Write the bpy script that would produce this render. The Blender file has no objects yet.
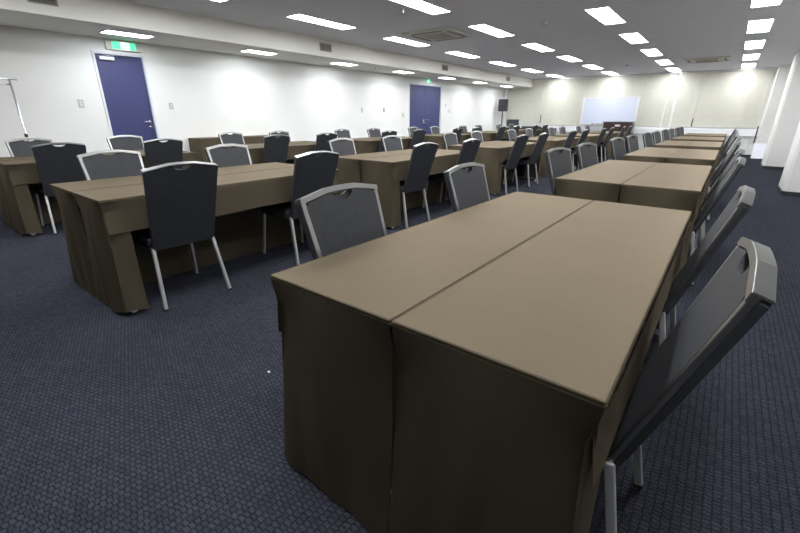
import bpy, bmesh, math, random
from mathutils import Vector, Matrix
C = bpy.context.scene.collection
R = math.radians
SC = bpy.context.scene

# ------------------------------------------------------------------ materials
def new_mat(name, base=(.5,.5,.5), rough=.6, metal=0., spec=.5, emit=None, estr=0., sheen=0.):
    m = bpy.data.materials.new(name); m.use_nodes = True
    b = m.node_tree.nodes['Principled BSDF']
    b.inputs['Base Color'].default_value = (*base, 1)
    b.inputs['Roughness'].default_value = rough
    b.inputs['Metallic'].default_value = metal
    b.inputs['Specular IOR Level'].default_value = spec
    if sheen:
        b.inputs['Sheen Weight'].default_value = sheen
        b.inputs['Sheen Roughness'].default_value = .45
    if emit:
        b.inputs['Emission Color'].default_value = (*emit, 1)
        b.inputs['Emission Strength'].default_value = estr
    return m

def spec_tint(m, c):
    m.node_tree.nodes['Principled BSDF'].inputs['Specular Tint'].default_value = (*c, 1); return m

def noise_col(m, c1, c2, scale=5, detail=3, bump=0., bscale=None, coord='Object', dist=.002, stretch=None):
    nt = m.node_tree; N = nt.nodes; b = N['Principled BSDF']
    tc = N.new('ShaderNodeTexCoord'); mp = N.new('ShaderNodeMapping')
    nt.links.new(tc.outputs[coord], mp.inputs[0])
    if stretch: mp.inputs['Scale'].default_value = stretch
    n = N.new('ShaderNodeTexNoise'); n.inputs['Scale'].default_value = scale; n.inputs['Detail'].default_value = detail
    nt.links.new(mp.outputs[0], n.inputs['Vector'])
    r = N.new('ShaderNodeValToRGB')
    r.color_ramp.elements[0].position = .3; r.color_ramp.elements[1].position = .7
    r.color_ramp.elements[0].color = (*c1, 1); r.color_ramp.elements[1].color = (*c2, 1)
    nt.links.new(n.outputs[0], r.inputs[0]); nt.links.new(r.outputs[0], b.inputs['Base Color'])
    if bump:
        n2 = N.new('ShaderNodeTexNoise'); n2.inputs['Scale'].default_value = bscale or scale*4; n2.inputs['Detail'].default_value = 4
        nt.links.new(mp.outputs[0], n2.inputs['Vector'])
        bp = N.new('ShaderNodeBump'); bp.inputs['Strength'].default_value = bump; bp.inputs['Distance'].default_value = dist
        nt.links.new(n2.outputs[0], bp.inputs['Height']); nt.links.new(bp.outputs[0], b.inputs['Normal'])
    return m

M = {}
M['wall'] = noise_col(new_mat('wall_paint', rough=.8, spec=.25), (.86,.85,.815), (.89,.88,.845), 2, 2, .08, 120)
M['ceil'] = noise_col(new_mat('ceiling_board', rough=.9, spec=.2), (.90,.91,.95), (.92,.93,.97), 3, 3, .15, 90)
M['soffit'] = noise_col(new_mat('soffit_paint', rough=.8, spec=.2), (.86,.84,.78), (.89,.87,.81), 2, 2, .06, 120)
M['pillar'] = noise_col(new_mat('pillar_paint', rough=.7, spec=.3), (.78,.775,.75), (.81,.805,.78), 2, 2, .05, 100)
M['base'] = new_mat('dark_vinyl_baseboard', (.03,.03,.035), .6)
M['cloth'] = noise_col(new_mat('brown_cloth', rough=.60, spec=.45, metal=.65), (.096,.079,.054), (.108,.089,.061), 3, 4, .25, 14, dist=.004)
spec_tint(M['cloth'], (1,.84,.66))
M['silver'] = noise_col(new_mat('brushed_aluminium', rough=.33, metal=1.), (.34,.34,.335), (.40,.40,.39), 8, 3, 0)
M['leg'] = new_mat('satin_silver_leg', (.72,.72,.71), .4, .8)
M['chrome'] = new_mat('chrome', (.8,.8,.82), .22, 1.)
M['vinyl'] = noise_col(new_mat('charcoal_upholstery', rough=.55, spec=.25), (.034,.035,.039), (.042,.043,.048), 30, 3, .2, 250, dist=.001)
M['shell'] = noise_col(new_mat('dark_chair_back_fabric', rough=.6, spec=.35), (.026,.028,.033), (.034,.036,.042), 30, 3, .2, 250, dist=.001)
M['board'] = noise_col(new_mat('table_laminate', rough=.5), (.20,.13,.08), (.26,.17,.10), 6, 4, 0, stretch=(8,1,1))
M['legmetal'] = new_mat('grey_table_metal', (.22,.22,.23), .4, .7)
M['caster'] = new_mat('pale_caster_plastic', (.75,.73,.66), .4)
M['rubber'] = new_mat('black_rubber', (.02,.02,.02), .7)
M['door'] = noise_col(new_mat('navy_door_paint', rough=.42, spec=.45), (.043,.046,.140), (.047,.051,.152), 3, 2, 0)
M['frame'] = new_mat('door_frame_paint', (.76,.76,.79), .5)
M['plate'] = new_mat('switch_plate', (.55,.54,.50), .5)
M['dark'] = new_mat('dark_plastic', (.018,.018,.02), .45)
M['slot'] = new_mat('dark_slot', (.05,.05,.045), .8)
M['louvre'] = new_mat('grey_louvre', (.34,.33,.29), .7)
M['grille'] = new_mat('beige_grille', (.42,.39,.32), .6)
M['acpanel'] = new_mat('cream_ac_plastic', (.76,.74,.67), .5)
M['lampframe'] = new_mat('white_lamp_frame', (.85,.85,.85), .5)
M['lamp'] = new_mat('lit_diffuser', (.9,.9,.9), .5, emit=(.96,.98,1.), estr=27.)
M['lampsof'] = new_mat('lit_soffit_diffuser', (.9,.9,.9), .5, emit=(.86,.93,1.), estr=27.)
M['green'] = new_mat('lit_green_sign', (.02,.5,.22), .4, emit=(.12,.80,.42), estr=1.05)
M['signwhite'] = new_mat('lit_white_sign', (.9,.9,.9), .4, emit=(.85,1.,.9), estr=1.3)
M['signbox'] = new_mat('sign_housing', (.75,.72,.66), .5)
M['blind'] = noise_col(new_mat('cream_blind_fabric', rough=.85, spec=.15), (.57,.56,.49), (.61,.60,.53), 8, 2, .1, 200)
M['blind_lit'] = new_mat('painted_bright_slats', (.86,.86,.84), .8)  # brightness of the open slats put into a whiter colour
M['sill'] = new_mat('white_window_sill', (.93,.94,.95), .45)
M['sillbox'] = noise_col(new_mat('under_sill_paint', rough=.6), (.60,.63,.60), (.74,.76,.72), 7, 3, 0)
M['wboard'] = new_mat('whiteboard_enamel', (.62,.66,.80), .25)
M['alum'] = new_mat('aluminium_trim', (.75,.75,.76), .35, .6)
M['wood'] = noise_col(new_mat('dark_red_brown_wood', rough=.3, spec=.5), (.022,.010,.011), (.045,.018,.018), 3, 5, 0, stretch=(1,1,8))
M['screen'] = new_mat('dark_glossy_screen', (.03,.033,.05), .2)
M['paper'] = new_mat('pale_paper', (.75,.85,.80), .7)
M['lilac'] = new_mat('pale_lilac_board', (.80,.80,.88), .5)
M['glass'] = new_mat('window_glass', (.35,.42,.5), .08)

def carpet():
    m = new_mat('ribbed_navy_carpet', rough=1., spec=.02)
    nt = m.node_tree; N = nt.nodes; L = nt.links; b = N['Principled BSDF']
    tc = N.new('ShaderNodeTexCoord')
    mp = N.new('ShaderNodeMapping'); mp.inputs['Rotation'].default_value = (0,0,R(90))
    L.new(tc.outputs['Object'], mp.inputs[0])
    nz = N.new('ShaderNodeTexNoise'); nz.inputs['Scale'].default_value = 90
    L.new(tc.outputs['Object'], nz.inputs['Vector'])
    mix = N.new('ShaderNodeVectorMath'); mix.operation = 'MULTIPLY_ADD'
    mix.inputs[1].default_value = (.013,.013,0); L.new(nz.outputs['Color'], mix.inputs[0]); L.new(mp.outputs[0], mix.inputs[2])
    br = N.new('ShaderNodeTexBrick')
    br.inputs['Scale'].default_value = 1; br.inputs['Brick Width'].default_value = .017
    br.inputs['Row Height'].default_value = .024; br.inputs['Mortar Size'].default_value = .0034
    br.inputs['Mortar Smooth'].default_value = .8; br.offset = .5
    br.inputs['Color1'].default_value = (.036,.038,.050,1); br.inputs['Color2'].default_value = (.050,.052,.067,1)
    br.inputs['Mortar'].default_value = (.019,.020,.028,1)
    L.new(mix.outputs[0], br.inputs['Vector'])
    n2 = N.new('ShaderNodeTexNoise'); n2.inputs['Scale'].default_value = 220; n2.inputs['Detail'].default_value = 3
    L.new(tc.outputs['Object'], n2.inputs['Vector'])
    rr = N.new('ShaderNodeMapRange'); rr.inputs[1].default_value=.3; rr.inputs[2].default_value=.7; rr.inputs[3].default_value=.7; rr.inputs[4].default_value=1.3
    L.new(n2.outputs[0], rr.inputs[0])
    n3 = N.new('ShaderNodeTexNoise'); n3.inputs['Scale'].default_value = 1.3; n3.inputs['Detail'].default_value = 4
    L.new(tc.outputs['Object'], n3.inputs['Vector'])
    r3 = N.new('ShaderNodeMapRange'); r3.inputs[1].default_value=.3; r3.inputs[2].default_value=.7; r3.inputs[3].default_value=.88; r3.inputs[4].default_value=1.12
    L.new(n3.outputs[0], r3.inputs[0])
    mm = N.new('ShaderNodeMath'); mm.operation='MULTIPLY'; L.new(rr.outputs[0], mm.inputs[0]); L.new(r3.outputs[0], mm.inputs[1])
    vs = N.new('ShaderNodeVectorMath'); vs.operation = 'SCALE'
    L.new(br.outputs['Color'], vs.inputs[0]); L.new(mm.outputs[0], vs.inputs['Scale'])
    L.new(vs.outputs[0], b.inputs['Base Color'])
    bp = N.new('ShaderNodeBump'); bp.inputs['Strength'].default_value = .6; bp.inputs['Distance'].default_value = .003
    inv = N.new('ShaderNodeMath'); inv.operation='SUBTRACT'; inv.inputs[0].default_value = 1
    L.new(br.outputs['Fac'], inv.inputs[1]); L.new(inv.outputs[0], bp.inputs['Height']); L.new(bp.outputs[0], b.inputs['Normal'])
    return m
M['carpet'] = carpet()

# ------------------------------------------------------------------ helpers
def box(bm, x0, x1, y0, y1, z0, z1, bev=0., mat=0):
    r = bmesh.ops.create_cube(bm, size=1)
    for v in r['verts']:
        v.co = Vector(((x0+x1)/2 + v.co.x*(x1-x0), (y0+y1)/2 + v.co.y*(y1-y0), (z0+z1)/2 + v.co.z*(z1-z0)))
    fs = {f for v in r['verts'] for f in v.link_faces}
    for f in fs: f.material_index = mat
    if bev:
        es = list({e for v in r['verts'] for e in v.link_edges})
        rb = bmesh.ops.bevel(bm, geom=es, offset=bev, segments=2, affect='EDGES', profile=.5)
        for f in rb['faces']: f.material_index = mat
    return r

def bar(bm, p0, p1, w, d=None, side=Vector((0,1,0)), bev=.003):
    """rectangular tube from p0 to p1, w across `side`, d the other way"""
    p0, p1 = Vector(p0), Vector(p1); d = d or w
    ax = (p1-p0).normalized(); s = (side - ax*side.dot(ax)).normalized(); n = ax.cross(s)
    vs = []
    for p in (p0, p1):
        for a, b in ((-1,-1),(1,-1),(1,1),(-1,1)):
            vs.append(bm.verts.new(p + s*a*w/2 + n*b*d/2))
    fs = [bm.faces.new(vs[3::-1]), bm.faces.new(vs[4:8])]
    for i in range(4):
        j = (i+1) % 4
        fs.append(bm.faces.new((vs[i], vs[j], vs[j+4], vs[i+4])))
    if bev:
        es = list({e for f in fs for e in f.edges})
        bmesh.ops.bevel(bm, geom=es, offset=bev, segments=2, affect='EDGES', profile=.5)

def tube(bm, pts, r, n=10):
    pts = [Vector(p) for p in pts]; rings = []
    for i, p in enumerate(pts):
        a = pts[max(i-1,0)]; b = pts[min(i+1,len(pts)-1)]
        t = (b-a).normalized()
        u = Vector((0,0,1)) if abs(t.z) < .9 else Vector((1,0,0))
        s = t.cross(u).normalized(); q = s.cross(t)
        rr = r[i] if isinstance(r, (list,tuple)) else r
        rings.append([bm.verts.new(p + (s*math.cos(2*math.pi*k/n) + q*math.sin(2*math.pi*k/n))*rr) for k in range(n)])
    for a, b in zip(rings, rings[1:]):
        for k in range(n):
            f = bm.faces.new((a[k], a[(k+1)%n], b[(k+1)%n], b[k])); f.smooth = True
    bm.faces.new(rings[0][::-1]); bm.faces.new(rings[-1])

def disc_cyl(bm, c, axis, r, h, n=16):
    c = Vector(c); ax = Vector(axis).normalized()
    tube(bm, [c-ax*h/2, c+ax*h/2], r, n)

def prism(bm, pts, y0, y1, mat=0):
    """polygon in (x,z) extruded along y"""
    a = [bm.verts.new((x,y0,z)) for x,z in pts]; b = [bm.verts.new((x,y1,z)) for x,z in pts]
    fs = [bm.faces.new(a), bm.faces.new(b[::-1])]
    n = len(pts)
    for i in range(n):
        fs.append(bm.faces.new((a[i], b[i], b[(i+1)%n], a[(i+1)%n])))
    for f in fs: f.material_index = mat

def obj(name, bm, mats, parent=None, smooth=False):
    bmesh.ops.recalc_face_normals(bm, faces=bm.faces)
    me = bpy.data.meshes.new(name); bm.to_mesh(me); bm.free()
    if not isinstance(mats, (list, tuple)): mats = [mats]
    for m in mats: me.materials.append(m)
    if smooth:
        for p in me.polygons: p.use_smooth = True
    o = bpy.data.objects.new(name, me); C.objects.link(o)
    if parent: o.parent = parent
    return o

def tag(o, label, cat, group=None, kind=None):
    o['label'] = label; o['category'] = cat
    if group: o['group'] = group
    if kind: o['kind'] = kind
    return o

def thing(name, label, cat, loc=(0,0,0), rotz=0, group=None):
    o = bpy.data.objects.new(name, None); C.objects.link(o)
    o.empty_display_size = .1
    o.location = loc; o.rotation_euler = (0,0,rotz)
    return tag(o, label, cat, group)

def struct(name, bm, m, parent=None, label=None):
    o = obj(name, bm, m, parent)
    if not parent: o['kind'] = 'structure'
    if label: o['label'] = label
    return o

def dup(root, loc, rotz, label, group=None, scale=None):
    r = root.copy(); C.objects.link(r); r.location = loc; r.rotation_euler = (0,0,rotz)
    r['label'] = label
    if group: r['group'] = group
    for ch in list(root.children):
        c = ch.copy(); C.objects.link(c); c.parent = r
        for g in list(ch.children):
            d = g.copy(); C.objects.link(d); d.parent = c
    return r

def B(): return bmesh.new()

# ------------------------------------------------------------------ room
XW, XFACE, YW, ZC, ZS = -7.68, -6.51, 16.90, 2.51, 2.21
XR_, YB_ = 1.75, -5.0

bm = B(); box(bm, XW-.2, XR_+.2, YB_-.2, YW+.2, -.1, 0); struct('floor', bm, M['carpet'], label='dark navy ribbed loop carpet')
bm = B(); box(bm, XW-.2, XR_+.2, YB_-.2, YW+.2, ZC, ZC+.1); struct('ceiling', bm, M['ceil'], label='flat pale grey ceiling')
bm = B(); box(bm, XW, XFACE, YB_, YW, ZS, ZC); struct('ceiling_soffit', bm, M['soffit'], label='cream boxed soffit along the left wall')

def wall_with_holes(name, holes):
    bm = B(); y = YB_
    for y0, y1, z1 in holes:
        box(bm, XW-.2, XW, y, y0, 0, ZC); box(bm, XW-.2, XW, y0, y1, z1, ZC); y = y1
    box(bm, XW-.2, XW, y, YW+.2, 0, ZC)
    return struct(name, bm, M['wall'])
D1 = (2.465, 3.185, 2.03); D2 = (10.30, 12.09, 2.05)
wall_with_holes('wall_left', [D1, D2])
bm = B()
box(bm, XW-.2, -7.62, YW, YW+.2, 0, ZC); box(bm, -7.62, .62, YW, YW+.2, 0, .80)
box(bm, -7.62, .62, YW, YW+.2, 2.44, ZC); box(bm, .62, XR_+.2, YW, YW+.2, 0, ZC)
struct('wall_far', bm, M['wall'])
bm = B(); box(bm, XR_, XR_+.2, YB_, YW, 0, ZC); struct('wall_right', bm, M['wall'])
bm = B(); box(bm, XW-.2, XR_+.2, YB_-.2, YB_, 0, ZC); struct('wall_back', bm, M['wall'])
# windows behind the blinds
for i in range(5):
    x0 = -7.62 + i*1.648; x1 = x0 + 1.648
    bm = B()
    box(bm, x0, x0+.04, YW+.06, YW+.12, .80, 2.44); box(bm, x1-.04, x1, YW+.06, YW+.12, .80, 2.44)
    box(bm, x0+.04, x1-.04, YW+.06, YW+.12, .80, .85); box(bm, x0+.04, x1-.04, YW+.06, YW+.12, 2.39, 2.44)
    w = struct('window_%d' % (i+1), bm, M['alum'])
    bm = B(); box(bm, x0+.04, x1-.04, YW+.085, YW+.095, .85, 2.39); struct('pane', bm, M['glass'], w)
# baseboards
bm = B()
for a, b in ((YB_, D1[0]-.04), (D1[1]+.04, D2[0]-.04), (D2[1]+.04, YW)):
    box(bm, XW, XW+.008, a, b, 0, .06)
struct('baseboard_left', bm, M['base'])
bm = B(); box(bm, XW+.008, XR_, YW-.14, YW-.132, 0, .06); struct('baseboard_far', bm, M['base'])
bm = B(); box(bm, XR_-.008, XR_, YB_, YW-.14, 0, .06); struct('baseboard_right', bm, M['base'])
# sill box below the blinds
bm = B(); box(bm, XW, .70, YW-.132, YW, .0, .74); struct('trim_1', bm, M['sillbox'], label='pale low wall below the far windows')
bm = B(); box(bm, XW, .70, YW-.20, YW, .74, .80, .006); box(bm, XW, .70, YW-.19, YW-.132, .60, .74, .004)
struct('trim_2', bm, M['sill'], label='white window sill along the far wall')
# white corner post
bm = B(); box(bm, -7.62, -7.50, YW-.132, YW-.03, .80, ZC); struct('trim_3', bm, M['sill'], label='white post in the far left corner')
# far right return and pillars
bm = B(); box(bm, .70, XR_, YW-.55, YW, 0, ZC, .01); struct('wall_far_return', bm, M['pillar'])
def pillar(name, x0, x1, y0, y1):
    bm = B(); box(bm, x0, x1, y0, y1, 0.0, ZC)
    es = [e for e in bm.edges if abs((e.verts[0].co-e.verts[1].co).z) > 1]
    bmesh.ops.bevel(bm, geom=es, offset=.035, segments=1, affect='EDGES')
    o = struct(name, bm, M['pillar'])
    bm = B(); e=.006
    box(bm, x0-e, x1, y0-e, y1+e, 0, .065)
    es = [e_ for e_ in bm.edges if abs((e_.verts[0].co-e_.verts[1].co).z) > .05]
    bmesh.ops.bevel(bm, geom=es, offset=.035, segments=1, affect='EDGES')
    struct('baseboard', bm, M['base'], o)
pillar('wall_pillar_near', .845, XR_, 8.62, 9.4)
pillar('wall_pillar_far', .79, XR_, 13.0, 13.8)

# ------------------------------------------------------------------ doors
def lever(parent, y, z, d):
    bm = B()
    disc_cyl(bm, (XW-.03+.006, y, z), (1,0,0), .026, .014)
    tube(bm, [(XW-.03+.01, y, z), (XW-.03+.055, y, z)], .009)
    tube(bm, [(XW-.03+.055, y-.004*d, z), (XW-.03+.058, y+.05*d, z), (XW-.03+.05, y+.11*d, z)], .009)
    h = obj('door_handle', bm, M['chrome'], parent, True)
    bm = B(); disc_cyl(bm, (XW-.03+.006, y, z-.08), (1,0,0), .022, .012); obj('lock', bm, M['chrome'], parent, True)
def closer(parent, y):
    bm = B(); box(bm, XW-.028, XW+.02, y, y+.20, 1.915, 1.965, .006)
    c = obj('door_closer', bm, M['lampframe'], parent)
    bm = B(); bar(bm, (XW+.03, y+.05, 1.975), (XW+.05, y+.40, 1.995), .02, .008, side=Vector((1,0,0)))
    obj('arm', bm, M['chrome'], c)
def door(name, y0, y1, z1, leaves):
    bm = B(); e = .035
    for k in range(leaves):
        a = y0+e + (y1-y0-2*e)/leaves*k; b = y0+e + (y1-y0-2*e)/leaves*(k+1)
        box(bm, XW-.07, XW-.03, a+.002, b-.002, .008, z1-e, .003)
    d = struct(name, bm, M['door'], label='navy blue %s door in the left wall' % ('double' if leaves==2 else 'single'))
    bm = B()
    box(bm, XW-.12, XW+.012, y0, y0+e, 0, z1, .003); box(bm, XW-.12, XW+.012, y1-e, y1, 0, z1, .003)
    box(bm, XW-.12, XW+.012, y0+e, y1-e, z1-e, z1, .003)
    obj('door_frame', bm, M['frame'], d)
    return d
d1 = door('door_1', *D1, 1); lever(d1, 3.09, 1.03, -1); closer(d1, 2.55)
d2 = door('door_2', *D2, 2); lever(d2, 11.27, 1.02, 1); lever(d2, 11.12, 1.02, -1)

# ------------------------------------------------------------------ lamps
def make_lamp(name, w, l, mat, label, group, cat='ceiling light'):
    t = thing(name, label, cat, (0,0,0), 0, group)
    bm = B(); e = .014
    for a in ((-w/2-e, -w/2, -l/2-e, l/2+e), (w/2, w/2+e, -l/2-e, l/2+e), (-w/2, w/2, -l/2-e, -l/2), (-w/2, w/2, l/2, l/2+e)):
        box(bm, *a, -.010, 0)
    obj('lamp_frame', bm, M['lampframe'], t)
    bm = B(); box(bm, -w/2, w/2, -l/2, l/2, -.006, -.001); obj('diffuser', bm, mat, t)
    return t
ordn = ['nearest', 'second', 'third', 'fourth', 'fifth', 'sixth', 'seventh', 'added unseen eighth']
cols = [(-5.39, 0, 'leftmost line'), (-3.58, 0, 'second line'), (-1.78, 0, 'third line'), (.006, 0, 'rightmost line')]
lampp = make_lamp('ceiling_light', .286, 1.17, M['lamp'], '', 'recessed light panels in the main ceiling')
used = False
YL0, PL = 16.0, 2.206
FRAMEK = {0: 6, 1: 5, 2: 4, 3: 4}
for ci, (x, _, nm) in enumerate(cols):
    for k in range(0, 8):  # last row is unseen, added to brighten the near tables and carpet
        lab = 'lit white oblong ceiling panel in the %s, %s the far wall' % (nm, ordn[k]+' from' if k else 'closest to')
        y = YL0 - k*PL
        if not used: lampp.location = (x, y, ZC); lampp['label'] = lab; used = True
        else: dup(lampp, (x, y, ZC), 0, lab)
lamps = make_lamp('soffit_light', .27, .58, M['lampsof'], '', 'light panels under the soffit', 'ceiling light')
used = False
for k in range(0, 7):
    y = 15.58 - k*2.138
    lab = 'slim lit panel under the cream soffit, %s from the far wall' % (ordn[k] if k else 'closest')
    if not used: lamps.location = (-7.02, y, ZS); lamps['label'] = lab; used = True
    else: dup(lamps, (-7.02, y, ZS), 0, lab)

# ------------------------------------------------------------------ ceiling fittings
def cassette(x, y, label, w=.95):
    t = thing('air_conditioner', label, 'air conditioner', (x,y,ZC), 0, 'ceiling air conditioners')
    bm = B(); box(bm, -w/2, w/2, -w/2, w/2, -.028, 0, .01); obj('panel', bm, M['acpanel'], t)
    bm = B(); box(bm, -w*.27, w*.27, -w*.27, w*.27, -.034, -.0285, .004)
    g = obj('intake_grille', bm, M['acpanel'], t)
    bm = B()
    for k in range(9):
        yy = -w*.23 + k*w*.0575; box(bm, -w*.24, w*.24, yy, yy+.012, -.0375, -.0345)
    obj('grille_bars', bm, M['grille'], g)
    for k in range(4):
        bm = B(); box(bm, -w*.32, w*.32, w*.37, w*.43, -.033, -.0285)
        o = obj('louvre', bm, M['louvre'], t); o.rotation_euler = (0,0,R(90*k))
cassette(-4.50, 6.90, 'square cream cassette air conditioner between the two left light lines')
cassette(-.85, 13.74, 'square cream cassette air conditioner near the far wall, right of centre')
def vent(y, w, label, h=.12, z=2.37):
    t = thing('soffit_vent', label, 'vent', (XFACE, y, z), 0, 'vents in the soffit face')
    bm = B(); e=.015
    box(bm, 0, .008, -w/2-e, w/2+e, -h/2-e, -h/2); box(bm, 0, .008, -w/2-e, w/2+e, h/2, h/2+e)
    box(bm, 0, .008, -w/2-e, -w/2, -h/2, h/2); box(bm, 0, .008, w/2, w/2+e, -h/2, h/2)
    obj('vent_frame', bm, M['grille'], t)
    bm = B(); box(bm, 0, .002, -w/2, w/2, -h/2, h/2); obj('backing', bm, M['slot'], t)
    bm = B()
    n = int(w/.022)
    for k in range(n):
        yy = -w/2 + (k+.5)*w/n; box(bm, .002, .007, yy-.003, yy+.003, -h/2, h/2)
    for k in range(3): box(bm, .003, .006, -w/2, w/2, -h/2+h*(k+.5)/3-.002, -h/2+h*(k+.5)/3+.002)
    obj('slats', bm, M['grille'], t)
vent(1.73, .25, 'beige slatted vent in the soffit face, above left of the single door', .14, 2.40)
vent(6.03, .27, 'beige slatted vent in the soffit face, middle of the wall', .11)
vent(10.36, .27, 'beige slatted vent in the soffit face near the double door', .11)
vent(14.5, .27, 'beige slatted vent in the soffit face nearest the far wall', .11)
def detector(x, y, label, r=.05, z=ZC):
    bm = B(); tube(bm, [(0,0,0), (0,0,-.012), (0,0,-.03), (0,0,-.038)], [r, r, r*.75, r*.4], 16)
    o = obj('smoke_detector', bm, M['plate']); o.location = (x,y,z); tag(o, label, 'smoke detector', 'small round ceiling fittings')
detector(-2.63, 7.04, 'small round detector on the ceiling between the second and third light lines')
detector(-2.70, 13.9, 'small round detector on the ceiling near the far wall')
def sprinkler(x, y, z, label):
    bm = B(); tube(bm, [(0,0,0), (0,0,-.006)], .03, 14); tube(bm, [(0,0,-.006), (0,0,-.05)], .009, 8); tube(bm, [(0,0,-.05), (0,0,-.054)], .02, 10)
    o = obj('ceiling_sprinkler', bm, M['alum']); o.location = (x,y,z); tag(o, label, 'sprinkler', 'ceiling sprinkler heads')
sprinkler(-3.79, 10.25, ZC, 'small sprinkler head hanging among the far ceiling panels')
sprinkler(-3.88, 5.05, ZC, 'small sprinkler head hanging from the ceiling at the top edge')
sprinkler(-6.86, 7.9, ZS, 'small dark sprinkler head under the cream soffit')

# ------------------------------------------------------------------ exit signs
t = thing('exit_sign', 'lit green and white exit sign with running figure above the single blue door', 'exit sign', (XW, 2.905, 2.125))
bm = B(); box(bm, 0, .05, -.245, .245, -.065, .07, .006); obj('housing', bm, M['signbox'], t)
bm = B(); box(bm, .0505, .054, -.16, .16, -.048, .052); fp = obj('sign_face', bm, M['green'], t)
bm = B(); box(bm, .0545, .0555, -.045, .075, -.045, .05); obj('doorway_symbol', bm, M['signwhite'], fp)
bm = B()   # running figure
disc_cyl(bm, (.0565, .012, .034), (1,0,0), .009, .001, 12)
for a, b, w in (((.0,.022),(.012,-.004),.016), ((.012,-.004),(.036,-.012),.009), ((.036,-.012),(.04,-.032),.008), ((.01,-.006),(-.01,-.02),.009), ((-.01,-.02),(-.034,-.022),.008),
                ((.0,.02),(-.022,.012),.007), ((-.022,.012),(-.026,-.002),.006), ((.004,.02),(.026,.01),.007), ((.026,.01),(.036,.02),.006)):
    bar(bm, (.0565, a[0], a[1]), (.0565, b[0], b[1]), .001, w, side=Vector((1,0,0)), bev=0)
obj('running_figure', bm, M['green'], fp)
t = thing('exit_sign', 'small lit green exit sign sticking out above the double blue door', 'exit sign', (XW, 11.25, 2.135))
bm = B(); box(bm, 0, .10, -.018, .018, -.06, .065, .004); obj('housing', bm, M['signbox'], t)
bm = B(); box(bm, .008, .092, -.0215, -.0185, -.05, .055); box(bm, .1005, .103, -.014, .014, -.05, .055); fp = obj('sign_face', bm, M['green'], t)
bm = B(); box(bm, .035, .065, -.023, -.022, -.045, .02); obj('figure_panel', bm, M['signwhite'], fp)

# ------------------------------------------------------------------ switches
def switch(y, z, label, w=.07, h=.115, mat='plate'):
    t = thing('light_switch', label, 'switch', (XW, y, z), 0, 'switch plates on the left wall')
    bm = B(); box(bm, 0, .008, -w/2, w/2, -h/2, h/2, .002); obj('plate', bm, M[mat], t)
    bm = B(); box(bm, .0085, .013, -w*.25, w*.25, .004, h*.33, .001); box(bm, .0085, .013, -w*.25, w*.25, -h*.33, -.004, .001); obj('rocker', bm, M['alum'], t)
switch(2.18, 1.29, 'grey switch plate on the wall left of the single blue door')
switch(3.47, 1.285, 'grey switch plate on the wall right of the single blue door', .065, .10)
switch(8.27, 1.28, 'pale switch plate on the left wall, farther from the double door')
switch(9.16, 1.29, 'dark small plate on the left wall', .06, .10, 'dark')
switch(12.35, 1.48, 'small plate right of the double blue door, the upper one', .08, .10)
switch(12.60, 1.30, 'small plate right of the double blue door, the lower one', .10, .09)
switch(10.02, 1.16, 'small plate just left of the double blue door', .07, .10)

# ------------------------------------------------------------------ blinds
def blind(x0, x1, label, open_range=None, seed=0):
    t = thing('vertical_blind', label, 'blind', ((x0+x1)/2, YW-.06, .0), 0, 'vertical blinds along the far wall')
    w = x1-x0; rnd = random.Random(seed)
    bm = B(); box(bm, -w/2, w/2, -.025, .025, 2.46, 2.50, .004); obj('headrail', bm, M['alum'], t)
    bm = B(); n = round(w/.082)
    bmw = B()
    for k in range(n):
        cx = -w/2 + (k+.5)*w/n
        wx = cx + (x0+x1)/2
        opened = open_range and open_range[0] < wx < open_range[1]
        opened = opened and k % 3 == 0
        a = R(rnd.uniform(8, 15)) if not opened else R(rnd.choice((50, 35)))
        hw = .044
        tgt = bmw if opened else bm
        p0 = Vector((cx-hw*math.cos(a), -hw*math.sin(a), 0)); p1 = Vector((cx+hw*math.cos(a), hw*math.sin(a), 0))
        nrm = Vector((math.sin(a), -math.cos(a), 0))*.0008
        vs = []
        for z in (.845, 2.455):
            for p in (p0-nrm, p1-nrm, p1+nrm, p0+nrm): vs.append(tgt.verts.new((p.x, p.y, z)))
        tgt.faces.new(vs[3::-1]); tgt.faces.new(vs[4:])
        for i in range(4): tgt.faces.new((vs[i], vs[(i+1)%4], vs[4+(i+1)%4], vs[4+i]))
    obj('slats', bm, M['blind'], t)
    if open_range: obj('turned_slats', bmw, M['blind_lit'], t)
    else: bmw.free()
    return t
nmb = ['leftmost cream vertical blind on the far wall behind the loudspeaker', 'second cream vertical blind from the left on the far wall', 'cream vertical blind behind the whiteboard',
       'cream vertical blind right of the whiteboard, some slats turned open, painted bright', 'rightmost cream vertical blind on the far wall']
for i in range(5):
    x0 = -7.50 if i == 0 else -7.62 + i*1.648
    blind(x0+.006, -7.62+(i+1)*1.648-.006, nmb[i], (-2.05, -1.5) if i == 3 else None, i)
for x, z0, z1, lab in ((-5.985, .88, 1.22, 'dark blind pull hanging beside the second blind'), (-1.03, .85, 1.10, 'dark blind pull at the joint of the two right-hand blinds'), (.64, .40, .90, 'dark blind pull at the right end of the blinds')):
    bm = B(); tube(bm, [(x, YW-.215, z0), (x, YW-.215, z1)], .016, 8)
    o = obj('blind_pull', bm, M['dark']); tag(o, lab, 'blind pull', 'blind pulls')
    bm = B(); tube(bm, [(x, YW-.215, z1), (x, YW-.10, 2.47)], .005, 6); obj('cord', bm, M['alum'], o)

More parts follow.
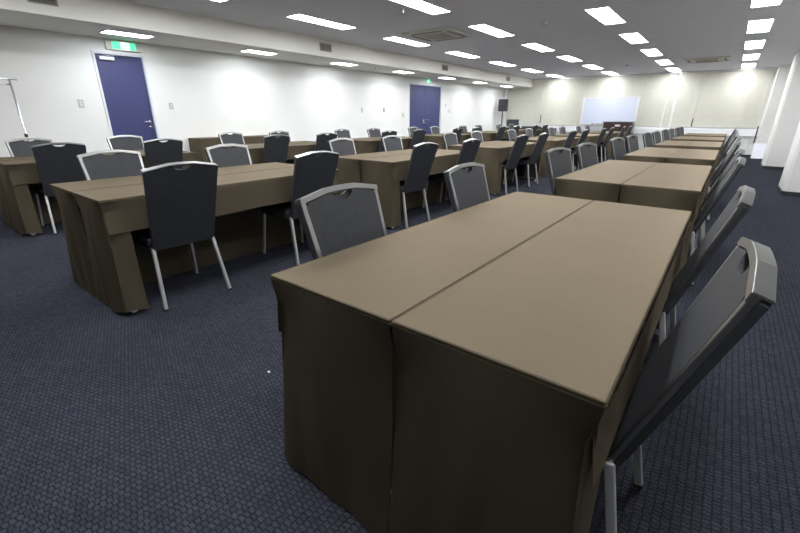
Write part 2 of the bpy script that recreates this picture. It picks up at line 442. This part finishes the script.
# ------------------------------------------------------------------ tables and cloths
TW, TL, TH = .451, 1.796, .70
def make_table():
    t = thing('folding_table', '', 'table')
    bm = B(); box(bm, .008, TW-.008, .008, TL-.008, TH-.024, TH-.006, .003); obj('tabletop', bm, M['board'], t)
    for y in (.05, TL-.05):
        bm = B()
        box(bm, TW/2-.03, TW/2+.03, y-.015, y+.015, .075, TH-.033, .004)
        box(bm, .04, TW-.04, y-.02, y+.02, .05, .078, .004)
        box(bm, .08, TW-.08, y-.03, y+.03, TH-.046, TH-.033, .003)
        l = obj('leg', bm, M['legmetal'], t)
        for x in (.042, TW-.042):
            bm = B(); disc_cyl(bm, (x, y, .022), (1,0,0), .022, .02, 14); box(bm, x-.014, x+.014, y-.012, y+.012, .034, .05)
            obj('caster', bm, M['caster'], l, False)
    bm = B(); box(bm, TW/2-.012, TW/2+.012, .09, TL-.09, .50, .55, .003); obj('crossbar', bm, M['legmetal'], t)
    return t

def cloth_mesh(side, seed):
    """side=+1: chairs (long side) at x=TW, side=-1: at x=0. Local origin at table corner."""
    rnd = random.Random(seed)
    bm = B()
    W, L = TW, TL
    ph = [rnd.uniform(0, 6.28) for _ in range(16)]
    # ---- top
    nx, ny = 8, 30
    def topz(x, y):
        return TH + .0006*math.sin(9*x+ph[0]+2*y) + .0006*math.sin(5*y+ph[1])
    g = [[bm.verts.new((.006+(W-.012)*i/nx, .006+(L-.012)*j/ny, topz(i/nx, j/ny))) for j in range(ny+1)] for i in range(nx+1)]
    for i in range(nx):
        for j in range(ny): bm.faces.new((g[i][j], g[i+1][j], g[i+1][j+1], g[i][j+1]))
    # ---- piped edge, a closed ring
    def ring(off, z, r=.006):
        pts = []
        cs = [((r, r), 180), ((W-r, r), 270), ((W-r, L-r), 0), ((r, L-r), 90)]
        for (cx, cy), a0 in cs:
            for k in range(5):
                a = R(a0 + k*22.5); pts.append(Vector((cx+(r+off)*math.cos(a), cy+(r+off)*math.sin(a), z)))
        return pts
    prof = [(-.006, TH), (-.003, TH+.0018), (.0, TH-.0005), (.001, TH-.004), (-.001, TH-.007), (.0015, TH-.012)]
    rings = [[bm.verts.new(p) for p in ring(o, z)] for o, z in prof]
    for a, b in zip(rings, rings[1:]):
        n = len(a)
        for k in range(n): bm.faces.new((a[k], a[(k+1)%n], b[(k+1)%n], b[k]))
    # ---- skirts
    def strip(path, drop, layer, amp, f0, z0=TH-.010, rows=14, flare=0., pinch=0., corner=None):
        s = 0; cols_ = []; tot = sum((Vector(b[0])-Vector(a[0])).length for a, b in zip(path, path[1:]))
        for i, (p, nrm) in enumerate(path):
            if i: s += (Vector(p)-Vector(path[i-1][0])).length
            col = []
            d = drop(s, tot) if callable(drop) else drop
            for r_ in range(rows+1):
                t = r_/rows
                w = amp*(t**.8)*(math.sin(f0*s+ph[2]+1.5*t) + .6*math.sin(f0*2.3*s+ph[3]-1.2*t) + .35*math.sin(f0*4.1*s+ph[4]+2*t))
                off = layer + .0015 + max(-.012*min(1,t*6)*0, 0) + abs(w)*1.0 + flare*t*t
                for cn in (corner or ()):
                    g_ = math.exp(-((s-cn)/.07)**2); q_ = min(1, t/.16); q_ = q_*q_*(3-2*q_)
                    off -= pinch*g_*q_*(1-.75*t)
                    bulge = math.exp(-((s-cn+.20)/.10)**2) if amp > .005 and cn > .1 else 0; off += pinch*.5*bulge*math.sin(min(1, t)*math.pi)
                z = z0 - d*t
                col.append(bm.verts.new((p[0]+nrm[0]*off, p[1]+nrm[1]*off, max(z, .004))))
            cols_.append(col)
        for a, b in zip(cols_, cols_[1:]):
            for r_ in range(rows): bm.faces.new((a[r_], b[r_], b[r_+1], a[r_+1]))
    def corner_path(y_end, out):
        """end skirt: from the inner corner along the end, round the outer corner, then `wrap` along the long side"""
        wrap = .11 if y_end == 0 else .055; r = .006; pts = []
        ny_ = -1 if y_end == 0 else 1
        xs_in, xs_out = (.001, W-r) if side > 0 else (W-.001, r)
        n = 30
        for k in range(n+1):
            x = xs_in + (xs_out-xs_in)*k/n
            pts.append(((x, y_end), (0, ny_)))
        cx, cy = xs_out, y_end - ny_*r
        for k in range(1, 6):
            a = R(18*k) ; pts.append(((cx + side*r*math.sin(a), cy + ny_*r*math.cos(a)), (side*math.sin(a), ny_*math.cos(a))))
        xo = W if side > 0 else 0
        for k in range(1, 15):
            pts.append(((xo, cy - ny_*wrap*k/14), (side, 0)))
        return pts
    full = lambda s, tot: TH - .016 - .030*math.exp(-((s-.47)/.10)**2)
    strip(corner_path(0, side), full, 0, .0085, 11, flare=.016, pinch=.026, corner=(0., .447))
    strip(corner_path(L, side), full, 0, .009, 13, flare=.012, pinch=.022, corner=(0., .447))
    xo = W if side > 0 else 0; xi = 0 if side > 0 else W
    n = 70
    strip([((xo, .010+(L-.02)*k/n), (side, 0)) for k in range(n+1)], lambda s, tot: .185+.004*math.sin(7*s+ph[5]), .004,   .0022, 9, rows=6, flare=.004, pinch=.023, corner=(-.01, L-.01))
    strip([((xi, .010+(L-.02)*k/30), (-side, 0)) for k in range(31)], TH-.02, -.0015, .0, 9, rows=8)
    bmesh.ops.recalc_face_normals(bm, faces=bm.faces)
    me = bpy.data.meshes.new('tablecloth')
    bm.to_mesh(me); bm.free(); me.materials.append(M['cloth'])
    for p in me.polygons: p.use_smooth = True
    me.set_sharp_from_angle(angle=R(28))
    return me

cloths = {(s, k): cloth_mesh(s, 10*k+s) for s in (-1, 1) for k in range(3)}
def add_cloth(s, k, loc, label, group):
    o = bpy.data.objects.new('tablecloth', cloths[(s, k % 3)]); C.objects.link(o); o.location = loc
    sol = o.modifiers.new('thickness', 'SOLIDIFY'); sol.thickness = .0016; sol.offset = -1; sol.use_rim = False
    tag(o, label, 'tablecloth', group)
    return o

# ------------------------------------------------------------------ chair (faces +X, origin on the floor under the table edge)
def outline(wb, wt, h, crown, notch=True, inset=0.):
    """back outline in (s across, t up), s in +-; notch = half-moon hand hole at the top"""
    wb2, wt2 = wb/2-inset, wt/2-inset
    pts = [(-wb2+.015, inset), (wb2-.015, inset), (wb2, inset+.015)]
    pts += [(wt2, h-.012-inset), (wt2-.012, h-inset+.002)]
    top = h + crown - inset
    pts += [(.075, top)]
    if notch:
        pts += [(.058, top-.0005)]
        for k in range(1, 8):
            a = math.pi*k/8; pts.append((.056*math.cos(a), top-.001-.030*math.sin(a)))
        pts += [(-.058, top-.0005)]
    pts += [(-.075, top), (-wt2+.012, h-inset+.002), (-wt2, h-.012-inset), (-wb2, inset+.015)]
    return pts

BZ0, BX0, BXT, BH = .375, -.012, -.168, .485       # bottom of the back, and its lean
LEAN = math.atan2(BX0-BXT, BH)
def back_pt(s, t, d):
    """s across, t up the back, d towards the sitter"""
    return Vector((BX0 - math.sin(LEAN)*t + math.cos(LEAN)*d, s, BZ0 + math.cos(LEAN)*t + math.sin(LEAN)*d))
def slab(bm, pts, d0, d1, puff=0., inner=.02):
    a = [bm.verts.new(back_pt(s,t,d0)) for s,t in pts]; b = [bm.verts.new(back_pt(s,t,d1)) for s,t in pts]
    n = len(pts); bm.faces.new(a[::-1])
    for i in range(n): bm.faces.new((a[i], a[(i+1)%n], b[(i+1)%n], b[i]))
    f = bm.faces.new(b)
    if puff:
        r = bmesh.ops.inset_region(bm, faces=[f], thickness=inner, use_even_offset=True)
        dv = back_pt(0,0,1)-back_pt(0,0,0)
        for v in f.verts: v.co += dv*puff

def make_chair():
    t = thing('banquet_chair', '', 'chair')
    H_ = .528
    # upholstered front panel
    bm = B(); slab(bm, outline(.370, .415, H_-.022, .022, True, .020), -.002, .007, .006, .012); obj('backrest', bm, M['vinyl'], t)
    # dark shell behind
    bm = B(); slab(bm, outline(.372, .417, H_-.022, .022, True, 0.), -.018, -.0025); obj('back_shell', bm, M['shell'], t)
    # silver front frame: sides and foot
    bm = B()
    for s in (-1, 1):
        bar(bm, back_pt(s*.174, .004, .005), back_pt(s*.1965, H_-.022, .005), .022, .015, side=Vector((0,1,0)), bev=.003)
    bar(bm, back_pt(-.168, .010, .004), back_pt(.168, .010, .004), .018, .012, side=Vector((0,0,1)), bev=.002)
    obj('back_frame', bm, M['silver'], t)
    # thick silver top bar, arched in three runs
    bm = B()
    prof = [(-.2085, H_-.020), (-.075, H_+.004), (-.03, H_+.006), (.03, H_+.006), (.075, H_+.004), (.2085, H_-.020)]
    secs = []
    for s, tt in prof:
        secs.append([bm.verts.new(back_pt(s, tt+a_, d_)) for a_, d_ in ((-.021, .0), (-.021, .0155), (0, .0155), (0, -.0195), (-.006, -.0195), (-.006, .0))])
    for a, b in zip(secs, secs[1:]):
        for i in range(6): bm.faces.new((a[i], a[(i+1)%6], b[(i+1)%6], b[i]))
    bm.faces.new(secs[0]); bm.faces.new(secs[-1][::-1])
    bmesh.ops.recalc_face_normals(bm, faces=bm.faces)
    bmesh.ops.bevel(bm, geom=[e for e in bm.edges if e.calc_face_angle(0) > .6], offset=.0018, segments=2, affect='EDGES')
    obj('top_rail', bm, M['silver'], t)
    # seat
    bm = B(); box(bm, .012, .385, -.192, .192, .385, .436, .016); obj('seat', bm, M['vinyl'], t)
    bm = B(); box(bm, .012, .37, -.188, .188, .365, .385, .003); obj('seat_frame', bm, M['shell'], t)
    for s in (-1, 1):
        bm = B(); bar(bm, (-.012, s*.183, .385), (-.088, s*.210, .012), .020, .022, bev=.003); l = obj('leg', bm, M['leg'], t)
        bm = B(); bar(bm, (-.086, s*.2115, .014), (-.0885, s*.212, .0), .022, .028, bev=.002); obj('foot_cap', bm, M['rubber'], l)
        bm = B(); bar(bm, (.335, s*.186, .372), (.375, s*.208, .012), .018, .024, bev=.003); l = obj('leg', bm, M['leg'], t)
        bm = B(); bar(bm, (.3745, s*.2078, .014), (.3765, s*.208, .0), .022, .028, bev=.002); obj('foot_cap', bm, M['rubber'], l)
        
    return t

# ------------------------------------------------------------------ layout
P = 2.525
rows = {  # name, x of the left edge, x of the right edge, y of the near end
    'left': (-6.166, -5.260, .776),
    'middle': (-3.515, -2.609, .706),
    'right': (-.968, -.062, .630),
}
rown = {'left': 'left-hand', 'middle': 'middle', 'right': 'right-hand'}
nth = ['nearest', 'second', 'third', 'fourth', 'fifth', 'farthest']
cent = {  # measured y of chair centres for the near blocks (left side, right side)
    ('left', 0): ((1.21, 2.19), (1.18, 2.14)), ('left', 1): ((3.72, 4.66), (3.68, 4.64)),
    ('middle', 0): ((1.15, 2.11), (1.095, 2.11)), ('middle', 1): ((3.60, 4.57), (3.57, 4.52)), ('middle', 2): ((6.12, 7.05), (6.11, 7.02)),
    ('right', 0): ((1.10, 2.09), (1.05, 2.02)), ('right', 1): ((3.72, 4.64), (3.60, 4.60)),
}
table0 = make_table(); chair0 = make_chair()
first_t = first_c = True
rnd = random.Random(4)
for r_, (xl, xr, y0) in rows.items():
    for k in range(6):
        y = y0 + k*P
        where = "%s row's %s block" % (rown[r_], nth[k])
        for s in (-1, 1):
            x = xl if s < 0 else xr - TW
            jy = 0 if k == 0 else rnd.uniform(-.004, .004)
            sd = 'left' if s < 0 else 'right'
            add_cloth(s, k + (0 if s < 0 else 1), (x, y+jy, 0), 'brown cloth on the %s table of the %s' % (sd, where), 'brown tablecloths')
            lab = 'folding table under brown cloth, %s one of the %s' % (sd, where)
            if first_t: table0.location = (x, y+jy, 0); table0['label'] = lab; table0['group'] = 'cloth-covered folding tables'; first_t = False
            else: dup(table0, (x, y+jy, 0), 0, lab, 'cloth-covered folding tables')
            cs = cent.get((r_, k))
            cs = cs[0 if s < 0 else 1] if cs else (y+.47, y+1.50) if r_ == 'right' and s < 0 else (y+.37+rnd.uniform(-.03,.03), y+1.35+rnd.uniform(-.03,.03))
            for q, cy in enumerate(cs):
                edge = xl if s < 0 else xr
                out = rnd.uniform(-.003, .012) if k else 0
                px = edge + s*(.014 + out - (.022 if r_ == 'right' and s > 0 else 0))
                rz = (0 if s < 0 else math.pi) + rnd.uniform(-.02, .02) - (.17 if r_ == 'right' and s < 0 and k else 0)
                lab = 'charcoal silver-framed chair %s of the %s, %s of its pair' % (sd, where, 'nearer' if q == 0 else 'farther')
                gp = 'charcoal chairs along the %s row' % rown[r_]
                if first_c: chair0.location = (px, cy, 0); chair0.rotation_euler = (0,0,rz); chair0['label'] = lab; chair0['group'] = gp; first_c = False
                else: dup(chair0, (px, cy, 0), rz, lab, gp)

# covered side table against the left wall
def side_cloth(name, label, x0, x1, y0, y1, h):
    bm = B(); box(bm, x0, x1, y0, y1, .01, h)
    bmesh.ops.subdivide_edges(bm, edges=[e for e in bm.edges], cuts=24, use_grid_fill=True)
    for v in bm.verts:
        t = (h-v.co.z)/h
        if t > .02:
            w = .009*t*(1+math.sin(17*(v.co.x+v.co.y))+.6*math.sin(41*(v.co.y-v.co.x)))
            if abs(v.co.x-x1) < .001: v.co.x += w
            if abs(v.co.y-y0) < .001: v.co.y -= w
    fs = [f for f in bm.faces if all(abs(v.co.z-.01) < .001 for v in f.verts)]
    bmesh.ops.delete(bm, geom=fs, context='FACES')
    o = obj(name, bm, M['cloth'], None, False)
    sol = o.modifiers.new('thickness', 'SOLIDIFY'); sol.thickness = .002; sol.offset = -1
    tag(o, label, 'tablecloth', 'brown tablecloths')
    t = thing('side_table', 'side table hidden under the ' + label, 'table', (0,0,0), 0, 'cloth-covered side tables')
    bm = B(); box(bm, x0+.01, x1-.01, y0+.01, y1-.01, h-.035, h-.004, .003); obj('tabletop', bm, M['board'], t)
    for xx in (x0+.04, x1-.04):
        for yy in (y0+.05, y1-.05):
            bm = B(); box(bm, xx-.015, xx+.015, yy-.015, yy+.015, 0, h-.035); obj('leg', bm, M['legmetal'], t)
side_cloth('tablecloth', 'brown cloth on the long side table against the left wall', -7.67, -7.24, 3.66, 5.46, .755)
side_cloth('tablecloth', 'brown cloth on the equipment table in the far left corner', -7.06, -5.14, 15.55, 16.15, .735)

# ------------------------------------------------------------------ equipment at the far end
HT = .735
t = thing('monitor', 'black flat monitor on the equipment table beside the loudspeaker', 'monitor', (-6.78, 15.9, HT))
bm = B(); box(bm, -.24, .24, -.02, .02, .03, .30, .006); obj('housing', bm, M['dark'], t)
bm = B(); box(bm, -.225, .225, -.0225, -.0205, .045, .285); obj('screen', bm, M['screen'], t)
bm = B(); box(bm, -.10, .10, -.07, .07, 0, .012, .003); box(bm, -.03, .03, -.01, .018, .012, .06); obj('stand', bm, M['dark'], t)
t = thing('audio_mixer', 'low black audio mixer on the equipment table right of the monitor', 'audio mixer', (-6.0, 15.85, HT))
bm = B(); prism(bm, [(-.30,0), (.30,0), (.30,.06), (-.30,.06)], -.2, .2); obj('case', bm, M['dark'], t)
for k in range(6):
    bm = B(); box(bm, -.24+k*.09, -.22+k*.09, -.10, -.06, .0605, .075); obj('fader', bm, M['alum'], t)
t = thing('desk_microphone', 'gooseneck microphone standing on the equipment table', 'microphone', (-5.62, 15.85, HT))
bm = B(); disc_cyl(bm, (0,0,.012), (0,0,1), .06, .024); obj('base', bm, M['dark'], t)
bm = B(); tube(bm, [(0,0,.024), (0,0,.18), (.01,0,.26), (.06,0,.32), (.12,0,.34)], .008, 8); obj('gooseneck', bm, M['alum'], t, True)
bm = B(); tube(bm, [(.12,0,.34), (.20,0,.365)], .018, 10); obj('capsule', bm, M['plate'], t, True)

t = thing('speaker_stand', 'thin black tripod stand under the loudspeaker in the far left corner', 'speaker stand', (-7.33, 16.1, 0))
bm = B(); tube(bm, [(0,0,.03), (0,0,1.33)], .018, 10); obj('pole', bm, M['dark'], t)
bm = B(); tube(bm, [(0,0,.50), (0,0,.56)], .03, 10); obj('collar', bm, M['dark'], t)
for k in range(3):
    a = R(90+120*k); bm = B(); bar(bm, (0,0,.53), (.24*math.cos(a), .24*math.sin(a), .01), .018, .012, side=Vector((-math.sin(a), math.cos(a), 0)), bev=0); obj('leg', bm, M['dark'], t)
t = thing('loudspeaker', 'black loudspeaker on the tripod stand in the far left corner', 'loudspeaker', (-7.33, 16.1, 1.33))
bm = B(); prism(bm, [(-.15,0), (.15,0), (.15,.45), (-.15,.45)], -.14, .12)
bmesh.ops.bevel(bm, geom=list(bm.edges), offset=.015, segments=2, affect='EDGES'); obj('cabinet', bm, M['dark'], t)
bm = B(); disc_cyl(bm, (0,-.143,.14), (0,1,0), .105, .008, 24); obj('woofer', bm, M['screen'], t)
bm = B(); box(bm, -.08, .08, -.146, -.1405, .30, .39, .004); obj('horn', bm, M['screen'], t)

# mobile whiteboard
t = thing('whiteboard', 'white mobile whiteboard on a wheeled stand before the far blinds', 'whiteboard', (-3.50, 16.35, 0))
bm = B(); box(bm, -.835, .835, -.008, .008, .92, 1.75, .002); obj('board', bm, M['wboard'], t)
bm = B(); box(bm, -.86, -.835, -.014, .014, .90, 1.775, .003); box(bm, .835, .86, -.014, .014, .90, 1.775, .003)
box(bm, -.835, .835, -.014, .014, 1.75, 1.775, .003); box(bm, -.835, .835, -.014, .014, .90, .92, .003); obj('board_frame', bm, M['alum'], t)
bm = B(); box(bm, -.6, .6, -.075, -.0145, .895, .907, .003); tr = obj('pen_tray', bm, M['alum'], t)
for k in range(4):
    bm = B(); tube(bm, [(-.5+k*.16, -.045, .917), (-.38+k*.16, -.045, .917)], .009, 8); obj('marker', bm, M['dark'], tr)
for s in (-1, 1):
    bm = B(); box(bm, s*.88-.018, s*.88+.018, -.015, .015, .06, 1.78, .003)
    box(bm, s*.88-.018, s*.88+.018, -.27, .27, .06, .09, .003); l = obj('stand', bm, M['alum'], t)
    for y in (-.24, .24):
        bm = B(); disc_cyl(bm, (s*.88, y, .03), (1,0,0), .03, .02, 14); box(bm, s*.88-.012, s*.88+.012, y-.008, y+.008, .045, .06); obj('caster', bm, M['rubber'], l)

# dark lectern
t = thing('lectern', 'dark red-brown wooden lectern before the whiteboard at the far end', 'lectern', (-2.99, 15.80, 0))
bm = B(); box(bm, -.44, .44, -.20, -.17, .05, .96, .004); obj('front_panel', bm, M['wood'], t)
for s in (-1, 1):
    bm = B(); box(bm, s*.43-.012, s*.43+.012, -.168, .20, .05, .94, .003); obj('side_panel', bm, M['wood'], t)
bm = B(); box(bm, -.46, .46, -.23, .23, .962, .99, .005); obj('top', bm, M['wood'], t)
bm = B(); box(bm, -.415, .415, -.16, .18, .45, .47); obj('shelf', bm, M['wood'], t)
bm = B(); box(bm, -.44, .44, -.20, .20, 0, .048, .004); obj('plinth', bm, M['dark'], t)
bm = B(); box(bm, -.08, .08, -.206, -.2005, .84, .90, .001); obj('nameplate', bm, M['alum'], t)

# leaning lilac board by the far right corner
bm = B(); bar(bm, (.82, 16.10, .005), (.82, 16.30, .42), .34, .012, side=Vector((1,0,0)), bev=.002)
o = obj('display_board', bm, M['lilac']); tag(o, 'small pale lilac board leaning against the wall at the far right', 'board')

# garment rack at the far left edge
t = thing('garment_rack', 'thin silver garment rack standing by the left wall at the picture edge', 'garment rack', (-7.30, .9, 0))
for s in (-1, 1):
    bm = B(); tube(bm, [(0, s*.48, .07), (0, s*.48, 1.55)], .011, 10); bmp = obj('post', bm, M['chrome'], t, True)
    bm = B(); bar(bm, (-.2, s*.48, .062), (.2, s*.48, .062), .02, .02, bev=.002); f = obj('foot', bm, M['chrome'], t)
    for x in (-.18, .18):
        bm = B(); disc_cyl(bm, (x, s*.48, .025), (0,1,0), .025, .018, 12); box(bm, x-.008, x+.008, s*.48-.012, s*.48+.012, .035, .055); obj('caster', bm, M['rubber'], f)
bm = B(); tube(bm, [(0,-.55,1.555), (0,.56,1.555)], .011, 10); obj('top_rail', bm, M['chrome'], t, True)
bm = B(); tube(bm, [(0,-.48,1.49), (0,.48,1.49)], .009, 10); obj('lower_rail', bm, M['chrome'], t, True)
bm = B(); tube(bm, [(0,.48,.86), (0,.48,.90)], .018, 10); obj('collar', bm, M['dark'], t, True)

# tiny scrap on the carpet
bm = B(); box(bm, -.006, .006, -.004, .004, 0, .004, .001)
o = obj('paper_scrap', bm, M['paper']); o.location = (-1.473, .893, 0); tag(o, 'tiny pale scrap lying on the carpet left of the nearest table', 'scrap')

# ------------------------------------------------------------------ camera
cd = bpy.data.cameras.new('camera'); cam = bpy.data.objects.new('camera', cd); C.objects.link(cam)
F, YAW, PIT, ROL, H = 402.933, R(37.78), R(20.458), R(.221), 1.135
cd.sensor_width = 36; cd.lens = F*36/800; cd.clip_start = .05; cd.clip_end = 60
right0 = Vector((math.cos(YAW), math.sin(YAW), 0)); fwd0 = Vector((-math.sin(YAW), math.cos(YAW), 0))
fwd = fwd0*math.cos(PIT) - Vector((0,0,1))*math.sin(PIT)
up0 = fwd0*math.sin(PIT) + Vector((0,0,1))*math.cos(PIT)
rt = right0*math.cos(ROL) + up0*math.sin(ROL); up = -right0*math.sin(ROL) + up0*math.cos(ROL)
m = Matrix((rt, up, -fwd)).transposed().to_4x4(); m.translation = (0,0,H)
cam.matrix_world = m
SC.camera = cam

# ------------------------------------------------------------------ world and view
w = bpy.data.worlds.new('world'); SC.world = w; w.use_nodes = True
w.node_tree.nodes['Background'].inputs[0].default_value = (.6,.7,.9,1); w.node_tree.nodes['Background'].inputs[1].default_value = .3
SC.view_settings.view_transform = 'Standard'; SC.view_settings.look = 'None'; SC.view_settings.gamma = 1
SC.view_settings.exposure = .16
SC.cycles.max_bounces = 8; SC.cycles.diffuse_bounces = 5
SC.cycles.use_denoising = True
SC.cycles.sample_clamp_indirect = 6
